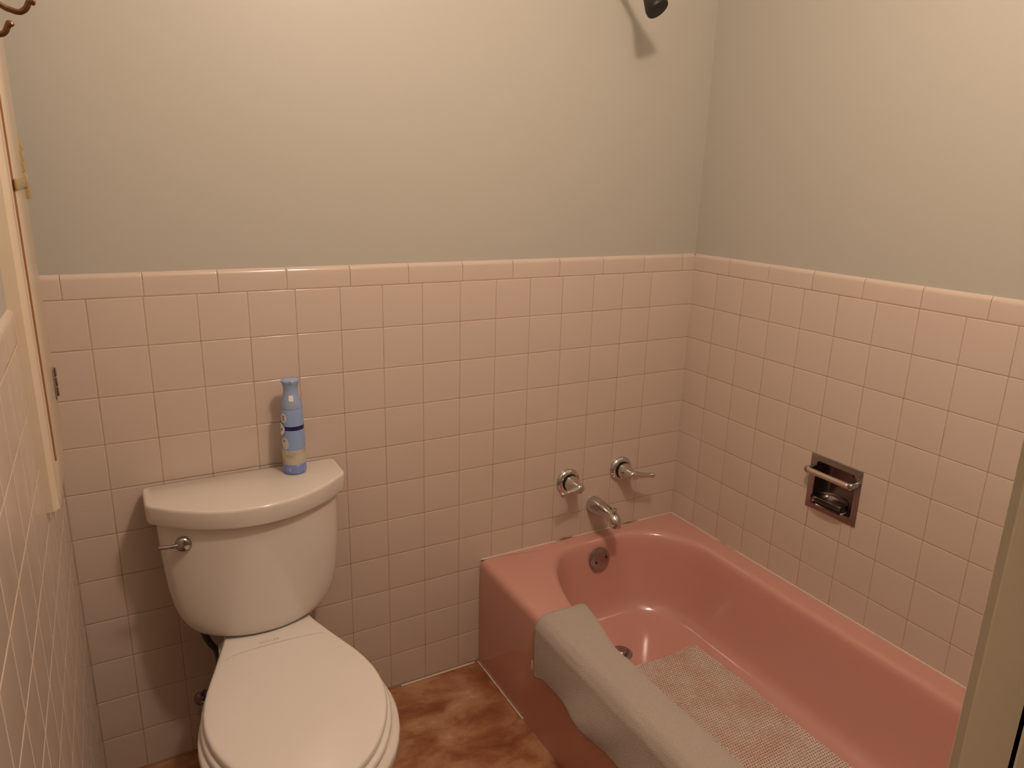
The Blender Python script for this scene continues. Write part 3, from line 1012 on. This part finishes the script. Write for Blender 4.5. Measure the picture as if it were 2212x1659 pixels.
box(bm, (XL + 0.0045, -0.3012, 0.955), (FXc + 0.0005, -0.3000, CZ1 - 0.001))
finish('door_edge_shade', bm, GAPSHADE, dpart, None)  # thin strip on the door's near edge, coloured as the groove's shade
for z0, z1, m in ((1.449, 1.505, BRASS), (1.018, 1.078, CHROMED)):
    bm = bmesh.new()
    box(bm, (FXc + 0.001, -0.124, z0), (FXc + 0.0030, -0.092, z1), bev=0.0006)
    hg = finish('hinge', bm, m, cab, 30)
    bm = bmesh.new()
    for k in range(3):
        a = z0 + (z1 - z0) * k / 3 + 0.001
        b = z0 + (z1 - z0) * (k + 1) / 3 - 0.001
        lathe(bm, [(0.0, a), (0.0026, a), (0.0028, a + 0.0008), (0.0028, b - 0.0008), (0.0026, b), (0.0, b)], (FXc + 0.0035, -0.094, 0), (0, 0, 1), 14)
    finish('hinge_pin', bm, m, hg, 40)
bm = bmesh.new()
box(bm, (FXc + 0.001, -0.305, 1.424), (FXc + 0.0055, -0.098, 1.441), bev=0.001)
box(bm, (FXc + 0.001, -0.105, 1.402), (FXc + 0.0075, -0.094, 1.446), bev=0.001)
finish('latch', bm, BRASS, cab, 30)

# ------------------------------------------------------------ coat hook, top left
hk = thing('coat_hook', 'brown bronze double coat hook at the top left edge of photo', 'hook', (XL, -0.9, 1.6))
def hook_pts(px):
    return [Vector((x, -0.9, z)) for x, z in px]
def unproj(x, y, yy):
    d = fw + rt * ((x - 1106) / FPX) - up * ((y - 829.5) / FPX)
    t = (yy - CAM.y) / d.y
    return CAM + d * t
HY = -0.90
bm = bmesh.new()
a = unproj(0, 10, HY); b = unproj(20, 20, HY); c = unproj(42, 26, HY); d = unproj(56, 18, HY); e = unproj(63, 4, HY); f = unproj(73, 5, HY)
base = Vector((XL - 0.004, HY, a.z + 0.035))
tube(bm, [base, base.lerp(a, 0.5) + Vector((0.0, 0, 0.006)), a, b, c, d, e, f], [0.0024, 0.0024, 0.0025, 0.0025, 0.0026, 0.0026, 0.0026, 0.0026, 0.0031], 14)
finish('upper_prong', bm, BRONZE, hk, 60)
bm = bmesh.new()
a = unproj(-26, 62, HY); b = unproj(-4, 74, HY); c = unproj(10, 70, HY); d = unproj(16, 58, HY); e = unproj(20, 50, HY); f = unproj(24, 55, HY)
base2 = Vector((XL - 0.004, HY, a.z - 0.008))
tube(bm, [base2, base2.lerp(a, 0.6), a, b, c, d, e, f], [0.0024, 0.0024, 0.0024, 0.0025, 0.0026, 0.0027, 0.0032], 14)
finish('lower_prong', bm, BRONZE, hk, 60)
bm = bmesh.new()
box(bm, (XL - 0.0078, HY - 0.008, base2.z - 0.02), (XL - 0.004, HY + 0.008, base.z + 0.02), bev=0.0015)
finish('back_plate', bm, BRONZE, hk, 40)

# ------------------------------------------------------------ ceiling lamp holder (above the frame)
cl = thing('ceiling_light', 'small lamp holder on the ceiling above the middle of the room', 'ceiling light', (LAMP.x, LAMP.y, 2.34))
bm = bmesh.new()
lathe(bm, [(0.0, 0.0), (0.065, 0.0), (0.065, -0.012), (0.05, -0.03), (0.03, -0.04), (0.025, -0.095), (0.0, -0.095)], (LAMP.x, LAMP.y, ZC), (0, 0, 1), 32)
finish('lamp_base', bm, LAMPM, cl, 40)
